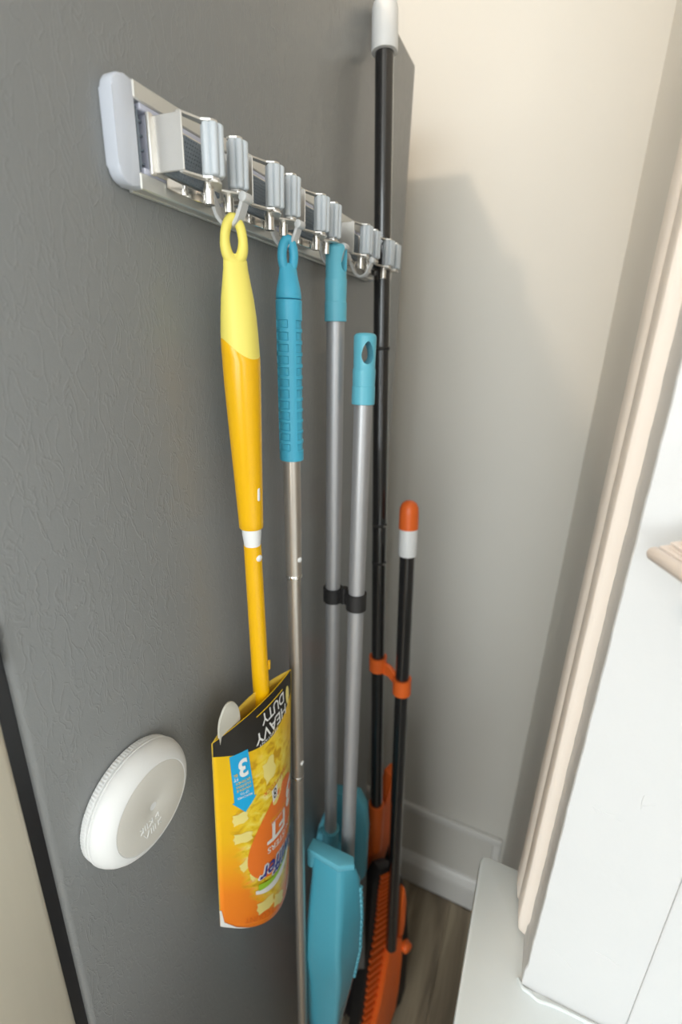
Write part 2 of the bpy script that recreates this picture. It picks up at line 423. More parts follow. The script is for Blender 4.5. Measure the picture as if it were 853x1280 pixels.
# ------------------------------------------------------------------ wall lamp puck
pk = root('puck_light', 'round white press-on lamp stuck low on the fridge side', 'lamp', (0, .192, 1.069))
c0 = V((0, .190, 1.0695))
bm = bmesh.new()
def serr(a, t, r): return (t, r + (.00018 * (1 if int(a / (2 * PI) * 240) % 2 else -1) if .0012 < t < .0062 else 0))
lathe(bm, c0, (1, 0, 0), [(0.0002, .0425), (.001, .0442), (.0015, .0447), (.006, .0450), (.0064, .0446), (.0068, .0440)], 480, serr)
part('base_ring', bm, 'puck', pk)
bm = bmesh.new()
lathe(bm, c0, (1, 0, 0), [(.0066, .0425), (.0070, .0443), (.0074, .0452), (.0088, .0456), (.0092, .0448), (.0096, .0450), (.0115, .0450), (.0150, .0436), (.0185, .0412), (.0212, .0382), (.0228, .0353), (.0232, .0340), (.0230, .0335), (.0228, .0330)], 96)
shell = part('shell', bm, 'puck', pk)
bm = bmesh.new()
lathe(bm, c0, (1, 0, 0), [(.0215, .0334), (.0231, .0333), (.0234, .0325), (.0236, .02), (.0236, .0062), (.0231, .0045), (.0226, .002), (.0225, .0001)], 96)
lens = part('lens', bm, 'lens', pk, 'greyer flat front with embossed marks')
bm = bmesh.new()
def stroke(a, b, w=.0006):   # embossed strokes on the face, coordinates in (y,z) mm from centre
    pa = c0 + V((.0237, a[0] * .001, a[1] * .001)); pb = c0 + V((.0237, b[0] * .001, b[1] * .001))
    sweep(bm, [pa, pb], w, .0006, (pb - pa).cross(V((1, 0, 0))))
for a, b in [((-3, -8), (-3, -13)), ((-3, -10.5), (-6, -8)), ((-3, -10.5), (-6, -13)), ((-8, -8), (-8, -13)), ((-8, -13), (-5, -13.5)), ((-10, -8), (-10, -13)), ((-12, -8), (-12, -13)),
             ((-12, -10), (-14.5, -8)), ((-12, -11), (-14.5, -13)), ((3, -8.5), (3, -13)), ((3, -8.5), (0, -10.5)), ((3, -13), (0, -12)),
             ((-1, -16), (-1, -21.5)), ((-3, -16), (-3, -21.5)), ((-5, -16), (-5, -21.5)), ((-7, -16), (-9.5, -21.5)), ((-12, -16), (-9.5, -21.5)), ((2, -16), (2, -21)), ((2, -18), (5, -16)), ((2, -18.5), (5, -21))]:
    stroke(a, b)
part('embossing', bm, 'puck', lens)

# ------------------------------------------------------------------ mop holder
mh = root('mop_holder', 'long silver wall rack with five roller clips and four hooks', 'rack', (0, .44, 1.509))
ZB, ZT = 1.483, 1.535
def rrect_yz(y0, y1, z0, z1, r, sides, n=8):
    """outline points (y,z) with rounding on given side: 'L' or 'R'"""
    out = []
    def arc(cy, cz, a0, a1):
        for i in range(n + 1):
            a = a0 + (a1 - a0) * i / n
            out.append((cy + r * math.cos(a), cz + r * math.sin(a)))
    if sides == 'L':
        arc(y0 + r, z1 - r, PI / 2, PI); arc(y0 + r, z0 + r, PI, 1.5 * PI); out += [(y1, z0), (y1, z1)]
    else:
        out += [(y0, z1), (y0, z0)]; arc(y1 - r, z0 + r, -PI / 2, 0); arc(y1 - r, z1 - r, 0, PI / 2)
    return out
bm = prism(bmesh.new(), rrect_yz(.232, .2478, ZB, ZT, .0085, 'L'), (.0052, 0, 0), (0, 1, 0), (0, 0, 1), .0096, .0016)
ec = part('end_cap', bm, 'capplastic', mh)
bm = prism(bmesh.new(), rrect_yz(.628, .655, ZB, ZT, .0085, 'R'), (.0052, 0, 0), (0, 1, 0), (0, 0, 1), .0096, .0016)
part('end_cap', bm, 'capplastic', mh)
for (z0, z1) in ((ZT - .0085, ZT), (ZB, ZB + .0085)):
    bm = B((.0004, .2465, z0 - .0001), (.0106, .632, z1 + .0001), .0007, 1)
    up = z0 > 1.5
    zz = z1 if up else z0
    box(bm, (.0004, .2465, zz - .0010), (.0030, .632, zz + .0010), .0004, 1)
    part('rail', bm, 'alu', mh)
bm = B((.0003, .247, ZB + .008), (.0022, .635, ZT - .008))
part('channel', bm, 'darkslot', mh)
bm = bmesh.new()
for z in (1.4975, 1.5045, 1.5115, 1.5185): box(bm, (.0018, .2475, z), (.0060, .2560, z + .0011), .0003, 1)
bm = part('channel_rib', bm, 'darkslot', mh) and bmesh.new(); box(bm, (.0018, .2505, 1.4935), (.0072, .2520, 1.5245))
part('channel_rib', bm, 'darkslot', mh)

def roller_bm(y, x, z0, z1):
    bm = bmesh.new()
    def f(a, t, r):
        ph = (a + .2) % (PI / 3) - PI / 6
        k = .0042 * math.cos(ph) + math.sqrt(.00235 ** 2 - (.0042 * math.sin(ph)) ** 2)
        return (t, k * r / .0062 * 1.06)
    L = z1 - z0
    return lathe(bm, (x, y, z0), (0, 0, 1), [(0, .0050), (.0006, .0059), (.0012, .0062), (L - .0012, .0062), (L - .0006, .0059), (L, .0050)], 96, f)
def make_clip(yc):
    z0, z1 = 1.4935, 1.5215
    bm = bmesh.new()
    t = .0011
    # U shaped sheet bracket : back, two cheeks
    box(bm, (.0112, yc - .031, z0 - .001), (.0112 + t, yc + .031, z1 + .001), .0003, 1)
    box(bm, (.0112, yc - .0315, z0), (.0335, yc - .0315 + t, z1), .0003, 1)
    box(bm, (.0112, yc + .0305 - t, z0), (.0320, yc + .0305, z1), .0003, 1)
    # rolled foot of the left cheek
    box(bm, (.0100, yc - .0345, z0 - .0015), (.0128, yc - .0305, z1 + .0015), .001, 2)
    # arms, top and bottom, bent in to the rollers
    for z in (z0 - .0002, z1 + .0002):
        for sgn, ye in ((-1, yc - .0312), (1, yc + .0302)):
            prism(bm, [(.0325, ye), (.0300, ye), (.0300, ye - sgn * .006), (.0345, yc + sgn * .0085), (.0375, yc + sgn * .0075), (.0420, yc + sgn * .0090), (.0435, yc + sgn * .0125), (.0420, yc + sgn * .0165), (.0370, yc + sgn * .0190)],
                  (0, 0, z), (1, 0, 0), (0, 1, 0), t)
    br = part('clip_bracket', bm, 'steel', mh)
    subs = []
    for sgn in (-1, 1):
        subs.append(part('roller', roller_bm(yc + sgn * .0125, .0398, z0 + .0006, z1 - .0006), 'roller', br, 'ribbed grey rubber roller'))
        for z, d in ((z1 + .0006, 1), (z0 - .0006, -1)):
            subs.append(part('rivet', lathe(bmesh.new(), (.0398, yc + sgn * .0125, z), (0, 0, d), [(0, .0032), (.0006, .0031), (.0012, .0022), (.0015, .0006)], 16), 'rivet', br))
    # swing levers of the second roller and coiled pivot pins underneath
    for sgn in (-1, 1):
        subs.append(part('pivot_pin', tube(bmesh.new(), (.0335, yc + sgn * .010, z0 - .0125), (.0335, yc + sgn * .010, z0 - .001), .0034, seg=18), 'rivet', br))
    for sgn in (-1, 1):
        bm = bmesh.new()
        prism(bm, [(.0445, yc + sgn * .0150), (.0425, yc + sgn * .0175), (.0385, yc + sgn * .0165), (.0315, yc + sgn * .003), (.0315, yc - sgn * .002), (.0350, yc - sgn * .001), (.0440, yc + sgn * .0105)], (0, 0, z0 - .0022), (1, 0, 0), (0, 1, 0), .0011)
        subs.append(part('swing_lever', bm, 'steel', br))
    # dimpled rubber pad at the back
    bm = B((.0123, yc - .026, z0 + .001), (.0150, yc + .026, z1 - .001), .0006, 1)
    for iy in range(22):
        for iz in range(11):
            yy = yc - .0245 + iy * .00233 + (.00117 if iz % 2 else 0); zz2 = z0 + .0025 + iz * .0023
            if yy < yc + .0248:
                lathe(bm, (.0150, yy, zz2), (1, 0, 0), [(-.0002, .0007), (.0006, .0004)], 4)
    subs.append(part('rubber_pad', bm, 'darkslot', br))
    # spring plate below
    bm = bmesh.new()
    sweep(bm, spline([(.0115, yc - .022, z0 - .002), (.018, yc - .012, z0 - .005), (.022, yc, z0 - .006), (.018, yc + .012, z0 - .005), (.0115, yc + .022, z0 - .002)], 5), .006, .001, (0, 0, 1))
    tube(bm, (.016, yc - .012, z0 - .007), (.016, yc - .012, z0 - .002), .003, seg=12)
    subs.append(part('spring_plate', bm, 'rivet', br))
    # plastic slider
    bm = bmesh.new()
    box(bm, (.0020, yc - .0375, ZB + .0086), (.0098, yc + .030, ZB + .0122), .0006, 1)
    box(bm, (.0020, yc - .0375, ZT - .0122), (.0098, yc + .030, ZT - .0086), .0006, 1)
    box(bm, (.0020, yc - .0320, ZB + .012), (.0080, yc + .028, ZT - .012), .0006, 1)
    subs.append(part('slider', bm, 'slider', br))
    return br
c1 = make_clip(.2885)
for yc in (.3585, .4355, .542, .616):
    cc = copy_tree(c1, (0, yc - .2885, 0)); cc.parent = mh; cc.matrix_parent_inverse = c1.matrix_parent_inverse.copy()
def make_hook(y):
    bm = bmesh.new()
    pts = spline([(.0092, y, 1.500), (.0150, y, 1.4975), (.0200, y, 1.4885), (.0245, y, 1.4790), (.0310, y, 1.4742), (.0375, y, 1.4755), (.0415, y, 1.4815), (.0440, y, 1.4875)], 6)
    sweep(bm, pts, .0085, .0026, (0, 1, 0))
    tube(bm, (.0452, y - .00425, 1.4895), (.0452, y + .00425, 1.4895), .0030, seg=18, bev=.0003)
    box(bm, (.0085, y - .006, 1.490), (.0112, y + .006, 1.503), .0006, 1)
    return part('hook', bm, 'hook', mh)
hk = make_hook(.301)
for y in (.374, .462, .537):
    h2 = hk.copy(); COL.objects.link(h2); h2.location = V(hk.location) + V((0, y - .301, 0))

# ------------------------------------------------------------------ yellow duster
def lerp(a, b, t): return V(a) + (V(b) - V(a)) * t
yd = root('duster', 'yellow extending duster hanging nearest, pale grip above golden handle', 'duster', (.038, .305, .82))
Y0 = V((.036, .2985, 1.482)); Y1 = V((.0345, .3205, 1.07))
def yax(z): return lerp(Y0, Y1, (1.482 - z) / (1.482 - 1.07))
Uy = V((.6, .8, 0))
Ny = V((.8, -.6, 0))
bm = bmesh.new()
loop = []
nn = 40
for i in range(nn):
    a = 2 * PI * i / nn
    zc = 1.4655
    wf = .0062 * (1 - .10 * math.sin(a))
    p = yax(zc); loop.append(V((p.x, p.y, zc)) + Uy * math.cos(a) * wf + V((0, 0, 1)) * math.sin(a) * .0130)
loop_sweep(bm, loop, .0033, 14, lambda s: .0032 + .0010 * (1 if .5 < s < 1 else 0) * math.sin(2 * PI * (s - .5)), Ny)
# neck and bulge
rows = [(1.4570, .0050, .0030, 1), (1.4535, .0082, .0042, 0), (1.4480, .0086, .0056, 0), (1.4400, .0098, .0075, 0), (1.4300, .0114, .0098, 0), (1.4180, .0126, .0118, 0), (1.4080, .0132, .0128, .3), (1.4000, .0136, .0134, 1), (1.3950, .0137, .0136, 1)]
def yellow_ring(z, a_, b_, k, seg=40):
    c = yax(z); r = []
    for j in range(seg):
        t = 2 * PI * j / seg
        dz = k * (-.0055 * math.cos(t - .2) + .003 * math.cos(2 * t)) if k < 1.01 else 0
        r.append(c + Uy * math.cos(t) * a_ + Ny * math.sin(t) * b_ + V((0, 0, dz)))
    return r
rs = [yellow_ring(z, a_, b_, (0 if i == 0 else k)) for i, (z, a_, b_, k) in enumerate(rows)]
rings(bm, rs)
# small embossed mark on the grip
part('grip', bm, 'pale_yellow', yd, 'pale yellow hanging grip', angle=60)
bm = bmesh.new()
rows = [(1.3960, .0132, .0131, 1), (1.3945, .0139, .0138, 1), (1.3880, .0139, .0138, .9), (1.372, .0136, .0135, .3), (1.35, .0129, .0129, 0), (1.32, .0119, .0119, 0), (1.29, .0109, .0109, 0), (1.262, .0101, .0101, 0), (1.2565, .0100, .0100, 0), (1.2558, .0096, .0096, 0)]
rings(bm, [yellow_ring(*r) for r in rows])
hd = part('handle', bm, 'yellow', yd, 'golden plastic handle', angle=50)
def capsule(bm, c, ax, n, L, r, h):
    """small raised pill on a surface"""
    ax = V(ax).normalized(); n = V(n).normalized(); s = ax.cross(n)
    for hh, k in ((0, 1), (h * .7, .92), (h, .6)): pass
    rr = []
    for hh, k in ((-h, 1), (h * .6, .95), (h, .6)):
        ring = []
        for j in range(20):
            t = 2 * PI * j / 20
            off = (L if math.sin(t) > 0 else -L)
            ring.append(V(c) + n * hh + s * math.cos(t) * r * k + ax * (off + math.sin(t) * r * k))
        rr.append(ring)
    return rings(bm, rr)
cdir = V((.75, -.66, 0)).normalized()
ndir = V((.95, -.2, 0)).normalized()
c = yax(1.287); bm = capsule(bmesh.new(), c + ndir * .0104, (0, 0, 1), ndir, .0042, .0014, .0008)
part('slot', bm, 'white', hd)
bm = bmesh.new(); lathe(bm, yax(1.258), yax(1.236) - yax(1.258), [(0, .0078), (.003, .0080), (.008, .0079), (.0168, .0070), (.020, .0068)], 32)
part('collar', bm, 'white', yd, 'white collar')
bm = bmesh.new(); lathe(bm, yax(1.2400), yax(1.04) - yax(1.24), [(0, .0068), (.0006, .0074), (.10, .0078), (.14, .0080), (.22, .0076)], 32)
tb = part('tube', bm, 'yellow', yd)
c = yax(1.229); bm = bmesh.new(); lathe(bm, c + ndir * .0068, ndir, [(0, .0030), (.001, .0029), (.0016, .0018), (.0019, .0003)], 20)
part('button', bm, 'white', tb)
c = yax(1.113); bm = B((0, 0, 0), (.002, .003, .010), .0006, 1); bmesh.ops.translate(bm, verts=bm.verts, vec=c + V((.0062, .0035, -.005)))
part('catch', bm, 'yellow', tb)
# fibre head and plastic fork inside the sleeve
bm = bmesh.new(); bmesh.ops.create_icosphere(bm, subdivisions=4, radius=1)
for v in bm.verts:
    q = v.co.copy(); nz = .12 * math.sin(q.x * 19 + q.z * 7) * math.sin(q.y * 17 - q.z * 11)
    v.co = V((.0390 + q.x * .0070 * (1 + nz), .305 + q.y * .036 * (1 + nz), .945 + q.z * .10 * (1 + nz * .4)))
part('fibre_head', bm, 'fiber', yd)
bm = bmesh.new()
prism(bm, [(.0 + .013 * math.cos(a), 1.081 + .026 * math.sin(a)) for a in [PI * i / 14 for i in range(15)]] + [(-.012, 1.03), (.012, 1.03)], (.0335, .2700, 0), (.12, 1, 0), (0, 0, 1), .0022, .0007)
part('fork', bm, 'red', yd, 'clear plastic fork tip')

# ------------------------------------------------------------------ printed sleeve
def SP(u, v, off=0.0, side=1):
    bul = .0050 + .0125 * min(1, max(v, 0) / .3)
    q = 4 * u * (1 - u)
    x = .030 + .016 * u + bul * q
    if side < 0: x = .030 + .016 * u - .0115 * q * (.6 + .4 * min(1, v / .2))
    y = .2500 + .1075 * u - .006 * v
    zt = 1.078 + .008 * u; zb = .853 - .062 * u - .085 * u * (1 - u)
    if side < 0: zt += .004 * q
    z = zt * (1 - v) + zb * v
    nx = V((1, -.2 - 1.0 * (.5 - u), 0)).normalized()
    p = V((x, y, z)) + nx * off * side
    return p
sl = root('cardboard_sleeve', 'yellow and orange printed card sleeve around the duster head', 'packaging', (.04, .30, .80))
NU, NV = 24, 40
bm = bmesh.new(); uvl = bm.loops.layers.uv.new('UVMap')
gr = [[bm.verts.new(SP(i / NU, j / NV)) for i in range(NU + 1)] for j in range(NV + 1)]
for j in range(NV):
    for i in range(NU):
        f = bm.faces.new((gr[j][i], gr[j + 1][i], gr[j + 1][i + 1], gr[j][i + 1]))
        for l, (a, b) in zip(f.loops, ((i, j), (i, j + 1), (i + 1, j + 1), (i + 1, j))): l[uvl].uv = (a / NU, b / NV)
fo = part('front_panel', bm, 'sleeve', sl, angle=80)
md = fo.modifiers.new('s', 'SOLIDIFY'); md.thickness = .0006; md.offset = -1
bm = bmesh.new(); uvl = bm.loops.layers.uv.new('UVMap')
gr = [[bm.verts.new(SP(i / NU, j / NV, 0, -1)) for i in range(NU + 1)] for j in range(NV + 1)]
for j in range(NV):
    for i in range(NU):
        f = bm.faces.new((gr[j][i], gr[j + 1][i], gr[j + 1][i + 1], gr[j][i + 1]))
        for l, (a, b) in zip(f.loops, ((i, j), (i, j + 1), (i + 1, j + 1), (i + 1, j))): l[uvl].uv = (a / NU, b / NV * .5)
bo = part('back_panel', bm, 'cardback', sl, angle=80)
md = bo.modifiers.new('s', 'SOLIDIFY'); md.thickness = .0006; md.offset = -1

def decal(name, poly, m, off=.0003, sub=6):
    """flat printed shape, poly in (u,v); triangulated, subdivided and laid on the card"""
    bm = bmesh.new(); vs = [bm.verts.new((a, b, 0)) for a, b in poly]
    bm.faces.new(vs)
    us = [a for a, b in poly]; vv = [b for a, b in poly]
    for ax, lo, hi in ((0, min(us), max(us)), (1, min(vv), max(vv))):
        n = max(2, int((hi - lo) / (.04 if ax == 0 else .05)) + 1)
        for i in range(1, n):
            c = lo + (hi - lo) * i / n
            bmesh.ops.bisect_plane(bm, geom=bm.verts[:] + bm.edges[:] + bm.faces[:], plane_co=(c, 0, 0) if ax == 0 else (0, c, 0), plane_no=(1, 0, 0) if ax == 0 else (0, 1, 0))
    bmesh.ops.triangulate(bm, faces=bm.faces)
    for v in bm.verts: v.co = SP(v.co.x, v.co.y, off)
    return part(name, bm, m, fo)
def text_decal(name, s, m, cu, cv, su, sv, off=.0006, rot=PI, shear=0, bend=0, bold=.0, slope=0):
    """string centred at (cu,cv); su = width in u, sv = letter height in v; turned upside down like the package"""
    cur = bpy.data.curves.new('t', 'FONT'); cur.body = s; cur.align_x = 'CENTER'; cur.align_y = 'CENTER'; cur.offset = bold; cur.shear = shear
    ob = bpy.data.objects.new('t', cur); COL.objects.link(ob); bpy.context.view_layer.update()
    dg = bpy.context.evaluated_depsgraph_get(); me = bpy.data.meshes.new_from_object(ob.evaluated_get(dg))
    bpy.data.objects.remove(ob); bpy.data.curves.remove(cur)
    bm = bmesh.new(); bm.from_mesh(me); bpy.data.meshes.remove(me)
    xs = [v.co.x for v in bm.verts]; ys = [v.co.y for v in bm.verts]
    x0, x1, y0, y1 = min(xs), max(xs), min(ys), max(ys)
    n = max(2, int(su / .04))
    for i in range(1, n):
        c = x0 + (x1 - x0) * i / n
        bmesh.ops.bisect_plane(bm, geom=bm.verts[:] + bm.edges[:] + bm.faces[:], plane_co=(c, 0, 0), plane_no=(1, 0, 0))
    for v in bm.verts:
        a = (v.co.x - (x0 + x1) / 2) / (x1 - x0); b = (v.co.y - (y0 + y1) / 2) / (y1 - y0)
        # upside down: text right -> u smaller, text up -> v larger
        u = cu - a * su; vv = cv + b * sv + slope * (-a) + bend * (a * a - .08)
        v.co = SP(u, vv, off)
    return part(name, bm, m, fo)
# black crescent at the rim
N = 24
poly = [(i / N, 0.0005) for i in range(N + 1)] + [(i / N, .062 + .115 * 4 * (i / N) * (1 - i / N) * .62 + .03 * i / N) for i in range(N, -1, -1)]
decal('black_band', poly, 'ink_black')
text_decal('lettering', 'HEAVY', 'ink_white', .62, .112, .46, .040, .0007, bold=.012)
text_decal('lettering', 'DUTY', 'ink_white', .66, .060, .34, .040, .0007, bold=.012)
text_decal('lettering', 'RESISTANT', 'ink_white', .55, .140, .26, .010, .0007)
text_decal('lettering', 'POWERFUL', 'ink_yellow', .68, .138, .16, .010, .0007)
decal('yellow_rule', [(.44, .028), (.82, .028), (.82, .032), (.44, .032)], 'ink_yellow', .0007)
decal('yellow_oval', [(.90 + .035 * math.cos(a), .075 + .035 * math.sin(a)) for a in [2 * PI * i / 16 for i in range(16)]], 'ink_cream', .0007)
# cyan arrow with 3
decal('blue_arrow', [(.135, .105), (.305, .118), (.305, .315), (.325, .315), (.222, .375), (.118, .315), (.135, .315)], 'ink_cyan', .0005)
text_decal('lettering', '3', 'ink_white', .240, .178, .082, .075, .0008, bold=.03)
text_decal('lettering', 'FT', 'ink_white', .165, .212, .035, .014, .0008, bold=.01)
text_decal('lettering', 'BL', 'ink_yellow', .165, .195, .035, .012, .0008, bold=.01)
for i, (s_, c_) in enumerate((('EXTENDS', 'ink_yellow'), ('DUSTERS', 'ink_yellow'), ('HANDLE', 'ink_yellow'), ('UP TO', 'ink_white'), ('REACHES', 'ink_white'))):
    text_decal('lettering', s_, c_, .222, .232 + i * .0165, .125 if i != 3 else .07, .010, .0008, bold=.005)
# orange blob, 3FT DUSTERS
decal('orange_oval', [(.60 + .37 * math.cos(a) + .02 * math.sin(2 * a), .560 + .185 * math.sin(a) - .06 * math.cos(a)) for a in [2 * PI * i / 36 for i in range(36)]], 'ink_orange', .0005)
text_decal('lettering', '3', 'ink_white', .85, .480, .17, .115, .0008, bold=.03)
text_decal('lettering', 'FT', 'ink_white', .585, .548, .30, .085, .0008, bold=.03)
text_decal('lettering', 'DUSTERS', 'ink_white', .66, .622, .44, .030, .0008, bold=.012)
text_decal('lettering', 'UP TO 3 FEET', 'ink_yellow', .60, .485, .26, .012, .0008)
text_decal('lettering', 'EXTENDABLE', 'ink_white', .60, .503, .22, .010, .0008)
# small emblem between
decal('emblem', [(.60 + .085 * math.cos(a), .375 + .045 * math.sin(a) - .03 * math.cos(a)) for a in [2 * PI * i / 20 for i in range(20)]], 'ink_cream', .0005)
decal('emblem', [(.50, .352), (.58, .340), (.585, .395), (.52, .41)], 'ink_white', .0006)
text_decal('lettering', '8', 'ink_black', .545, .372, .04, .045, .0009)
text_decal('lettering', 'TRAP + LOCK', 'ink_dorange', .58, .330, .36, .020, .0007, slope=-.02)
# main logo : white outline, navy letters, green swoosh
text_decal('logo_outline', 'Swiffer', 'ink_white', .65, .722, .66, .092, .0009, shear=.25, bold=.055, bend=.07)
text_decal('logo', 'Swiffer', 'ink_navy', .65, .722, .62, .078, .0013, shear=.25, bold=.012, bend=.07)
sw = [(i / 20) for i in range(21)]
decal('logo_swoosh', [(.30 + .62 * t, .812 - .10 * t * t - .012) for t in sw] + [(.30 + .62 * t, .812 - .10 * t * t + .030 * math.sin(PI * t) * .9 + .006) for t in sw[::-1]], 'ink_white', .0008)
decal('logo_swoosh', [(.33 + .56 * t, .803 - .10 * t * t - .035 * (1 - t)) for t in sw] + [(.33 + .56 * t, .803 - .10 * t * t) for t in sw[::-1]], 'ink_green', .0011)
# pale torn patches of the duster picture
for (u, v, a_, b_, r_) in ((.50, .255, .085, .045, .2), (.18, .40, .07, .03, .1), (.20, .50, .09, .028, .0), (.22, .64, .055, .022, .5), (.30, .705, .05, .022, .4), (.42, .90, .12, .035, .2), (.62, .93, .10, .035, -.3)):
    pp = []
    for i in range(14):
        t = 2 * PI * i / 14; rr = (1 + (.12 if i % 2 else -.08))
        ca = max(-.85, min(.85, 1.2 * math.cos(t))); sa = max(-.85, min(.85, 1.2 * math.sin(t)))
        pp.append((u + a_ * rr * ca + r_ * .04 * sa, v + b_ * rr * sa - r_ * .06 * ca))
    decal('fluff_patch', pp, 'ink_cream', .0003)
decal('pale_swoosh', [(.80, .955), (.90, .915), (.985, .86), (.99, .88), (.91, .935), (.81, .968)], 'ink_white', .0006)
text_decal('lettering', '2 COUNT', 'ink_dorange', .36, .955, .34, .030, .0006)
decal('white_edge', [(.0, .90), (.012, .90), (.03, .97), (.12, .992), (.25, .999), (.0, .999)], 'ink_white', .0004)

# ------------------------------------------------------------------ blue-gripped telescopic pole
bp_ = root('extension_pole', 'champagne metal pole with ribbed blue grip, beside the yellow duster', 'pole', (.05, .376, .25))
P0 = V((.036, .3705, 1.482)); P1 = V((.055, .3805, .30))
def pax(z): return lerp(P0, P1, (1.482 - z) / (1.482 - .30))
Ub = V((.55, .835, 0)).normalized(); Nb = V((.835, -.55, 0)).normalized()
bm = bmesh.new(); loop = []
for i in range(40):
    a = 2 * PI * i / 40; p = pax(1.4675)
    loop.append(V((p.x, p.y, 1.4675)) + Ub * math.cos(a) * .0052 + V((0, 0, 1)) * math.sin(a) * .0115)
loop_sweep(bm, loop, .0037, 16, None, Nb)
def ringUN(ax, z, a_, b_, U_, N_, seg=36):
    c = ax(z); return [c + U_ * math.cos(2 * PI * j / seg) * a_ + N_ * math.sin(2 * PI * j / seg) * b_ for j in range(seg)]
rings(bm, [ringUN(pax, z, a_, b_, Ub, Nb) for z, a_, b_ in ((1.4620, .0046, .0028), (1.4590, .0074, .0040), (1.4540, .0080, .0056), (1.4500, .0086, .0072), (1.4450, .0096, .0090), (1.4400, .0103, .0101), (1.4365, .0105, .0105), (1.4358, .0100, .0100))])
part('hang_loop', bm, 'blue', bp_, 'blue hanging loop', angle=60)
bm = bmesh.new(); za, zb_ = 1.4352, 1.3020; nz, ns = 200, 72
rs = []
nsl = 12; s0, s1 = 1.421, 1.3095; pitch = (s0 - s1) / nsl
for i in range(nz + 1):
    z = za + (zb_ - za) * i / nz; c = pax(z); ring = []
    ph = (s0 - z) / pitch; fr_ = ph - math.floor(ph)
    inz = 0 <= ph < nsl and .14 < fr_ < .80
    for j in range(ns):
        t = 2 * PI * j / ns
        r = .0108
        if i in (0, nz): r = .0104
        # three bands of short recessed slots around the grip
        dl = abs((math.degrees(t + .35) + 45 + 180) % 360 - 180)
        if inz and (20 < dl < 92 or 112 < dl < 160): r = .0098
        ring.append(c + V((math.cos(t + .35), math.sin(t + .35), 0)) * r)
    rs.append(ring)
rings(bm, rs)
part('grip', bm, 'blue', bp_, 'blue grip with rows of recessed slots', angle=30)
bm = bmesh.new(); tube(bm, pax(1.306), pax(1.186), .0080, seg=32)
pu = part('upper_tube', bm, 'champagne', bp_)
bm = bmesh.new(); lathe(bm, pax(1.1870), pax(1.18) - pax(1.187), [(0, .0079), (.001, .0084), (.0035, .0084), (.0045, .0074)], 32)
part('collar', bm, 'rivet', pu)
c = pax(1.2040); bm = bmesh.new(); lathe(bm, c + ndir * .0076, ndir, [(0, .0028), (.0008, .0026), (.0013, .0016), (.0015, .0003)], 20)
part('button', bm, 'white', pu)
bm = bmesh.new(); tube(bm, pax(1.186), pax(.925), .0070, seg=32)
pl_ = part('lower_tube', bm, 'champagne', bp_)
bm = bmesh.new(); lathe(bm, pax(.9270), pax(.92) - pax(.927), [(0, .0070), (.001, .0075), (.0035, .0075), (.0045, .0066)], 32)
part('collar', bm, 'rivet', pl_)
c = pax(.9480); bm = bmesh.new(); lathe(bm, c + ndir * .0066, ndir, [(0, .0026), (.0008, .0024), (.0013, .0014), (.0015, .0003)], 20)
part('button', bm, 'white', pl_)
bm = bmesh.new(); tube(bm, pax(.925), pax(.26), .0066, seg=32)
part('lower_tube', bm, 'champagne', bp_)
bm = bmesh.new(); lathe(bm, pax(.262), pax(.22) - pax(.262), [(0, .008), (.002, .0086), (.03, .0086), (.036, .006)], 24)
part('end_cap', bm, 'blue', bp_)

# ------------------------------------------------------------------ hanging caps with a hole
def hole_cap(name, parent, ax, ztop, zbot, r, hz, hdir, hw, hh, zband):
    d = (ax(zbot) - ax(ztop)).normalized(); L = (ax(ztop) - ax(zbot)).length
    zb2 = (ztop - zband)
    bm = bmesh.new()
    prof = [(0, r * .55), (.0008, r * .82), (.0022, r * .95), (.004, r), (zb2 - .001, r * .97), (zb2, r * 1.02), (zb2 + .002, r * 1.03), (L - .018, r * 1.0), (L - .0175, r * 1.04), (L - .0005, r * 1.05), (L, r * 1.0)]
    lathe(bm, ax(ztop), d, prof, 48)
    o = part(name, bm, 'teal', parent, 'pale blue cap with a hanging hole')
    hd_ = V(hdir).normalized(); s = hd_.cross(V((0, 0, 1))).normalized()
    cb = bmesh.new(); c = ax(hz)
    rs = []
    for t in (-.03, .03):
        rs.append([c + hd_ * t + s * math.cos(2 * PI * j / 28) * hw * (1 - .25 * math.sin(2 * PI * j / 28)) + V((0, 0, 1)) * math.sin(2 * PI * j / 28) * hh for j in range(28)])
    rings(cb, rs)
    boolean(o, cb)
    return o

# ------------------------------------------------------------------ blue broom
bb = root('broom', 'pale blue broom on a silver pole, hanging on the third hook', 'broom', (.045, .48, .40))
Q0 = V((.0370, .4605, 1.492)); Q1 = V((.0445, .480, .70))
def qax(z): return lerp(Q0, Q1, (1.492 - z) / (1.492 - .70))
hole_cap('hang_cap', bb, qax, 1.492, 1.424, .0104, 1.478, (1, -.1, 0), .0052, .0100, 1.462)
bm = bmesh.new(); tube(bm, qax(1.428), qax(.700), .0090, seg=32); part('pole', bm, 'silver', bb)
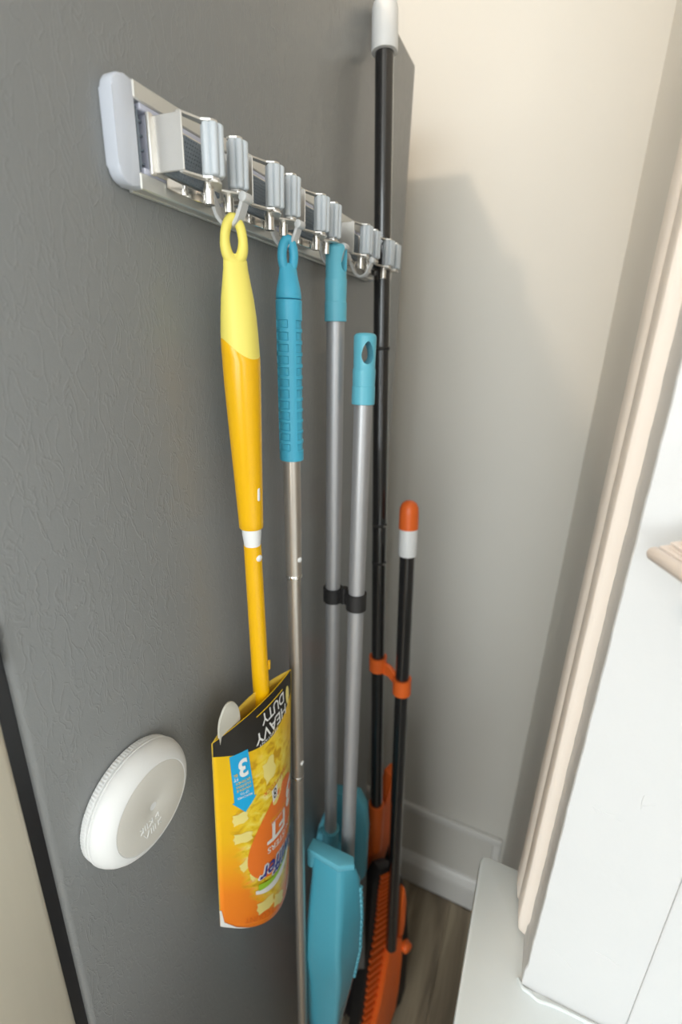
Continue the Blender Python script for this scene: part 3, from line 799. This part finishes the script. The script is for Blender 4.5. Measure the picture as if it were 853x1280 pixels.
# socket and angled head
bm = bmesh.new()
lathe(bm, qax(.716), qax(.60) - qax(.716), [(0, .0098), (.0005, .0128), (.004, .0132), (.01, .0124), (.05, .0118), (.10, .0120)], 28)
box(bm, (.020, .482, .640), (.034, .496, .690), .003, 2)
box(bm, (.022, .478, .668), (.068, .492, .678), .002, 1)
part('socket', bm, 'teal', bb)
hp = [(-.030, .735), (.012, .744), (.026, .720), (.030, .673), (.032, .573), (.024, .556), (.010, .590), (-.018, .575), (-.050, .563), (-.056, .62), (-.050, .655)]
bm = prism(bmesh.new(), hp, (.056, .532, 0), (1, .10, 0), (0, 0, 1), .020, .004)
part('head', bm, 'teal', bb, 'pale blue angled broom head')
def bristles(name, parent, m, pa, pb, na, nb, thick, d_, L, jitter=.004, r=.0006, seed=1):
    rnd = random.Random(seed); bm = bmesh.new(); pa = V(pa); pb = V(pb); th = V(thick); d_ = V(d_)
    for i in range(na):
        for j in range(nb):
            s = (i + .5 * (j % 2)) / na
            p = pa + (pb - pa) * s + th * ((j + .5) / nb - .5)
            q = p + d_ * (L(s) if callable(L) else L) + V((rnd.uniform(-1, 1), rnd.uniform(-1, 1), rnd.uniform(-1, 1))) * jitter + (pb - pa) * (s - .5) * .3
            for a, b_, rr in ((p, q, r),):
                t = (b_ - a).normalized(); x, y = frame(t)
                A = [bm.verts.new(a + (x * math.cos(k * 2.0944) + y * math.sin(k * 2.0944)) * rr) for k in range(3)]
                Bq = [bm.verts.new(b_ + (x * math.cos(k * 2.0944) + y * math.sin(k * 2.0944)) * rr) for k in range(3)]
                for k in range(3): bm.faces.new((A[k], A[(k + 1) % 3], Bq[(k + 1) % 3], Bq[k]))
    o = part(name, bm, m, parent, smooth=False); o['kind'] = 'stuff'; return o
bristles('bristles', bb, 'greybristle', (.018, .528, .585), (.086, .536, .570), 46, 8, (0, .018, 0), (.0, -.01, -1), .235, .004, .0008, 3)

# ------------------------------------------------------------------ blue dustpan with pole
bd = root('dustpan', 'glossy blue long-handled dustpan clipped beside the blue broom', 'dustpan', (.085, .42, .35))
R0 = V((.0700, .4620, 1.414)); R1 = V((.0865, .4455, .735))
def rax(z): return lerp(R0, R1, (1.414 - z) / (1.414 - .735))
hole_cap('hang_cap', bd, rax, 1.414, 1.346, .0112, 1.396, (.62, -.78, 0), .0058, .0105, 1.380)
bm = bmesh.new(); tube(bm, rax(1.350), rax(.70), .0093, seg=32); part('pole', bm, 'silver', bd)
bm = bmesh.new()
def cring(bm, c, d, r, h, wall, seg=28):
    d = V(d).normalized(); c = V(c)
    lathe(bm, c - d * h / 2, d, [(0, r), (0, r + wall), (h, r + wall), (h, r), (0, r)], seg, cap=False)
ax_q = (qax(1.0) - qax(1.2)); ax_r = (rax(1.0) - rax(1.2))
zq = 1.117; zr = 1.124
cring(bm, qax(zq), ax_q, .0091, .018, .0026); cring(bm, rax(zr), ax_r, .0094, .020, .0024)
a = qax(zq); b = rax(zr); m_ = (a + b) / 2; dd = (b - a).normalized()
sweep(bm, [a + dd * .0112, b - dd * .0112], .014, .006, (0, 0, 1))
tube(bm, m_ + V((0, 0, -.008)), m_ + V((0, 0, .013)), .004, seg=12)
part('clip', bm, 'blackm', bd, 'black joining clip')
# pan body: lofted sections (corners L, F(ridge), R, BR, BL)
secs = [((.0505, .4035, .765), (.0955, .3990, .772), (.1125, .4095, .765), (.1060, .4150, .765), (.0500, .4150, .765)),
        ((.0535, .3960, .735), (.0990, .3930, .745), (.1170, .4180, .738), (.1090, .4260, .738), (.0500, .4260, .738)),
        ((.0500, .3900, .650), (.1030, .3850, .680), (.1210, .4230, .660), (.1120, .4345, .655), (.0480, .4345, .650)),
        ((.0465, .3860, .572), (.1045, .3810, .628), (.1225, .4220, .590), (.1140, .4360, .590), (.0465, .4360, .575)),
        ((.0435, .3930, .512), (.1050, .3900, .560), (.1170, .4230, .530), (.1100, .4360, .530), (.0450, .4360, .520)),
        ((.0490, .3990, .400), (.1000, .3990, .430), (.1010, .4220, .400), (.0980, .4340, .400), (.0490, .4340, .400)),
        ((.0560, .4050, .300), (.0930, .4060, .300), (.0940, .4200, .300), (.0900, .4320, .300), (.0560, .4320, .300))]
def corner_loop(c, k=.16, n=4):
    out = []; m = len(c)
    for i in range(m):
        p = V(c[i]); a = V(c[i - 1]); b = V(c[(i + 1) % m])
        la = min(.008, (a - p).length * k * 2); lb = min(.008, (b - p).length * k * 2)
        pa = p + (a - p).normalized() * la; pb = p + (b - p).normalized() * lb
        for s in range(n + 1):
            t = s / n; out.append(pa * (1 - t) ** 2 + p * 2 * t * (1 - t) + pb * t * t)
    return out
bm = bmesh.new(); rings(bm, [corner_loop(s) for s in secs])
pan = part('pan', bm, 'panblue', bd, 'glossy blue pan', angle=28)
bm = bmesh.new()
rim = [(.0465, .3995), (.0930, .3950), (.1110, .4060), (.1060, .4160), (.0465, .4160)]
prism(bm, rim, (0, 0, .7705), (1, 0, 0), (0, 1, 0), .011, .0022)
box(bm, (.0455, .3990, .742), (.0555, .4090, .770), .002, 1)
part('rim', bm, 'teal', pan)
# comb teeth down the right edge
bm = bmesh.new()
for i in range(18):
    z = .715 - i * .0112
    for s0_, s1_ in zip(secs, secs[1:]):
        if s1_[2][2] <= z <= s0_[2][2]:
            t = (s0_[2][2] - z) / (s0_[2][2] - s1_[2][2]); p = V(s0_[2]).lerp(V(s1_[2]), t)
    box(bm, (p.x - .0035, p.y - .002, z - .0036), (p.x + .0010, p.y + .004, z + .0036), .001, 1)
part('comb', bm, 'teal', pan)

# ------------------------------------------------------------------ tall black broom
kb = root('broom', 'tall black broom with white cap on top, gripped by the last clip', 'broom', (.08, .62, .05))
S0 = V((.0165, .616, 1.72)); S1 = V((.0740, .616, .62))
def sax(z): return lerp(S0, S1, (1.72 - z) / (1.72 - .62))
bm = bmesh.new(); tube(bm, sax(1.72), sax(.60), .0105, seg=32); po = part('pole', bm, 'black', kb)
bm = bmesh.new(); lathe(bm, sax(1.706), sax(1.83) - sax(1.706), [(0, .0112), (.0006, .0142), (.002, .0146), (.038, .0142), (.042, .0128), (.044, .008)], 36)
part('hang_cap', bm, 'white', kb, 'white end cap')
for z in (1.400, 1.160, 1.101):
    bm = bmesh.new(); lathe(bm, sax(z + .002), sax(z) - sax(z + .002), [(0, .0105), (.0008, .0109), (.003, .0109), (.004, .0105)], 32); part('joint', bm, 'blackm', po)
    if z < 1.3:
        bm = bmesh.new(); lathe(bm, sax(z) + V((.009, -.0055, 0)), (.85, -.52, 0), [(0, .0018), (.0012, .0015), (.0016, .0003)], 12); part('rivet', bm, 'rivet', po)
# orange head
bm = bmesh.new()
lathe(bm, sax(.632), sax(.52) - sax(.632), [(0, .0112), (.0005, .0140), (.004, .0146), (.03, .0142), (.06, .013), (.11, .010)], 28)
part('socket', bm, 'orange', kb)
hp = [(.040, .668), (.058, .672), (.066, .655), (.070, .560), (.058, .505), (.040, .455), (.024, .402), (.012, .392), (-.008, .400), (-.011, .415), (-.006, .500), (-.003, .565), (.030, .590)]
bm = prism(bmesh.new(), hp, (.062, .618, 0), (.02, .044, 0), (0, 0, 1), .020, .004)
part('head', bm, 'orange', kb, 'orange angled broom head')
bristles('bristles', kb, 'blackm', (.052, .612, .405), (.086, .684, .545), 60, 9, (.012, -.006, 0), (.0, -.03, -1), lambda s: .36 + .10 * s, .006, .0010, 5)

# ------------------------------------------------------------------ black dustpan
kd = root('dustpan', 'black long-handled dustpan with orange comb, standing beside the black broom', 'dustpan', (.125, .605, .0))
T0 = V((.0895, .608, 1.204)); T1 = V((.1270, .603, .340))
def tax(z): return lerp(T0, T1, (1.204 - z) / (1.204 - .340))
bm = bmesh.new(); tube(bm, tax(1.13), tax(.300), .0108, seg=32); po = part('pole', bm, 'black', kd)
bm = bmesh.new(); lathe(bm, tax(1.205), tax(1.1) - tax(1.205), [(0, .002), (.001, .006), (.004, .0100), (.010, .0128), (.018, .0134), (.040, .0136)], 36)
part('tip', bm, 'orange', kd, 'round orange tip')
bm = bmesh.new(); lathe(bm, tax(1.1655), tax(1.1) - tax(1.1655), [(0, .0126), (.001, .0130), (.0405, .0130), (.0415, .0110)], 36)
part('band', bm, 'white', kd, 'white band under the tip')
bm = bmesh.new()
za = .926; a = sax(za); b = tax(.905)
cring(bm, a, S1 - S0, .0106, .024, .0036); cring(bm, b, T1 - T0, .0109, .027, .0036)
dd = (b - a).normalized()
sweep(bm, spline([a + dd * .013, (a + b) / 2 + V((0, 0, .004)), b - dd * .013], 4), .022, .007, (0, 0, 1))
part('clip', bm, 'orange', kd, 'orange joining clip')
# pan, in the slanted vertical plane  O + U*a + Z*b
Od = V((.10, .57, 0)); Ud = V((.04, .07, 0)).normalized(); Nd = V((Ud.y, -Ud.x, 0))
def dp(a, b, n=0): return Od + Ud * a + V((0, 0, b)) + Nd * n
outer = [(-.006, .500), (.012, .520), (.040, .505), (.056, .478), (.074, .447), (.091, .366), (.106, .254), (.113, .168), (.118, .05), (.114, .006), (-.030, .006), (-.016, .10), (-.010, .20), (-.006, .33)]
bm = prism(bmesh.new(), outer, Od - Nd * .018, Ud, (0, 0, 1), .026, .005)
part('pan', bm, 'blackm', kd, 'black pan')
bandp = [(.033, .470), (.035, .420), (.038, .371), (.040, .327), (.0385, .276), (.034, .217), (.030, .156), (.019, .074), (.004, .010), (.066, .010), (.078, .060), (.079, .118), (.078, .229), (.073, .300), (.050, .318), (.044, .340), (.042, .400), (.040, .475)]
bm = prism(bmesh.new(), bandp, Od + Nd * .002, Ud, (0, 0, 1), .016, .003)
bnd = part('lip', bm, 'orange', kd, 'orange lip')
bm = prism(bmesh.new(), [(.064, .320), (.062, .435), (.065, .444), (.070, .430), (.074, .400), (.077, .330), (.076, .300), (.064, .300)], Od + Nd * .002, Ud, (0, 0, 1), .012, .002)
part('lip', bm, 'orange', kd, 'thin orange rim beside the pole')
bm = bmesh.new(); tube(bm, dp(.084, .262, .004), dp(.084, .262, .020), .011, seg=20, bev=.003)
part('knob', bm, 'orange', kd, 'orange hinge knob')
def lin(pts, z):
    for (a0, z0), (a1, z1) in zip(pts, pts[1:]):
        if z1 <= z <= z0: return a0 + (a1 - a0) * (z0 - z) / (z0 - z1)
    return pts[-1][0]
tl = [(.012, .514), (.008, .465), (.008, .400), (.005, .335), (-.001, .269), (-.002, .195), (-.004, .117), (-.010, .03)]
bl = [(.031, .514), (.034, .442), (.038, .371), (.040, .327), (.038, .276), (.034, .217), (.030, .156), (.019, .074), (.010, .03)]
z = .498; first = None; kz = 0
while z > .05:
    a0, a1 = lin(tl, z), lin(bl, z) + .006
    kk = min(1, max(0, (.46 - z) / .16)); hgt = .0042 + .0036 * kk
    bm = B((0, 0, 0), (1, 1, 1))
    for v in bm.verts:
        q = v.co.copy()
        v.co = dp(a0 + (a1 - a0) * q.x, z + (q.z - .5) * hgt + .022 * (1 - q.x) * .4, -.0055 + .0048 * q.y)
    bmesh.ops.bevel(bm, geom=bm.edges[:], offset=.0008, segments=1, affect='EDGES')
    part('tooth', bm, 'orange', kd)
    z -= .0110 + .0110 * kk

# ------------------------------------------------------------------ folded blind near the right edge
fb = root('window_blind', 'small stack of pale blind slats with round bottom rail, at the right edge', 'blind', (.33, .25, 1.30))
G0 = V((.3075, .272, 1.306)); GD = V((.42, -.90, -.03)).normalized(); GS = V((0, 0, 1)); GU = V((.90, .42, 0)).normalized()
bm = bmesh.new(); tube(bm, G0, G0 + GD * .16, .0038, seg=24, bev=.0025); part('bottom_rail', bm, 'blind', fb)
for i in range(7):
    bm = bmesh.new()
    oz = .0035 + i * .0016; ou = .0085 + (.0006 if i % 2 else 0) + i * .0016
    p = G0 + GD * (.001 + .002 * (i % 2) + i * .0012) + GS * oz + GU * ou
    rs = []
    for s in (0, .155):
        rs.append([p + GD * s + GU * (t * .0011) + GS * (.0009 * (1 - (t / 5) ** 2)) for t in range(-5, 6)] + [p + GD * s + GU * (t * .0011) + GS * (.0009 * (1 - (t / 5) ** 2) - .0008) for t in range(5, -6, -1)])
    rings(bm, rs); part('slat', bm, 'blind', fb)

for s_ in (.11, .145):
    p = G0 + GD * s_ + GU * .004
    part('lift_cord', tube(bmesh.new(), p, (p.x, p.y, 2.45), .0007, seg=6), 'blind', fb)
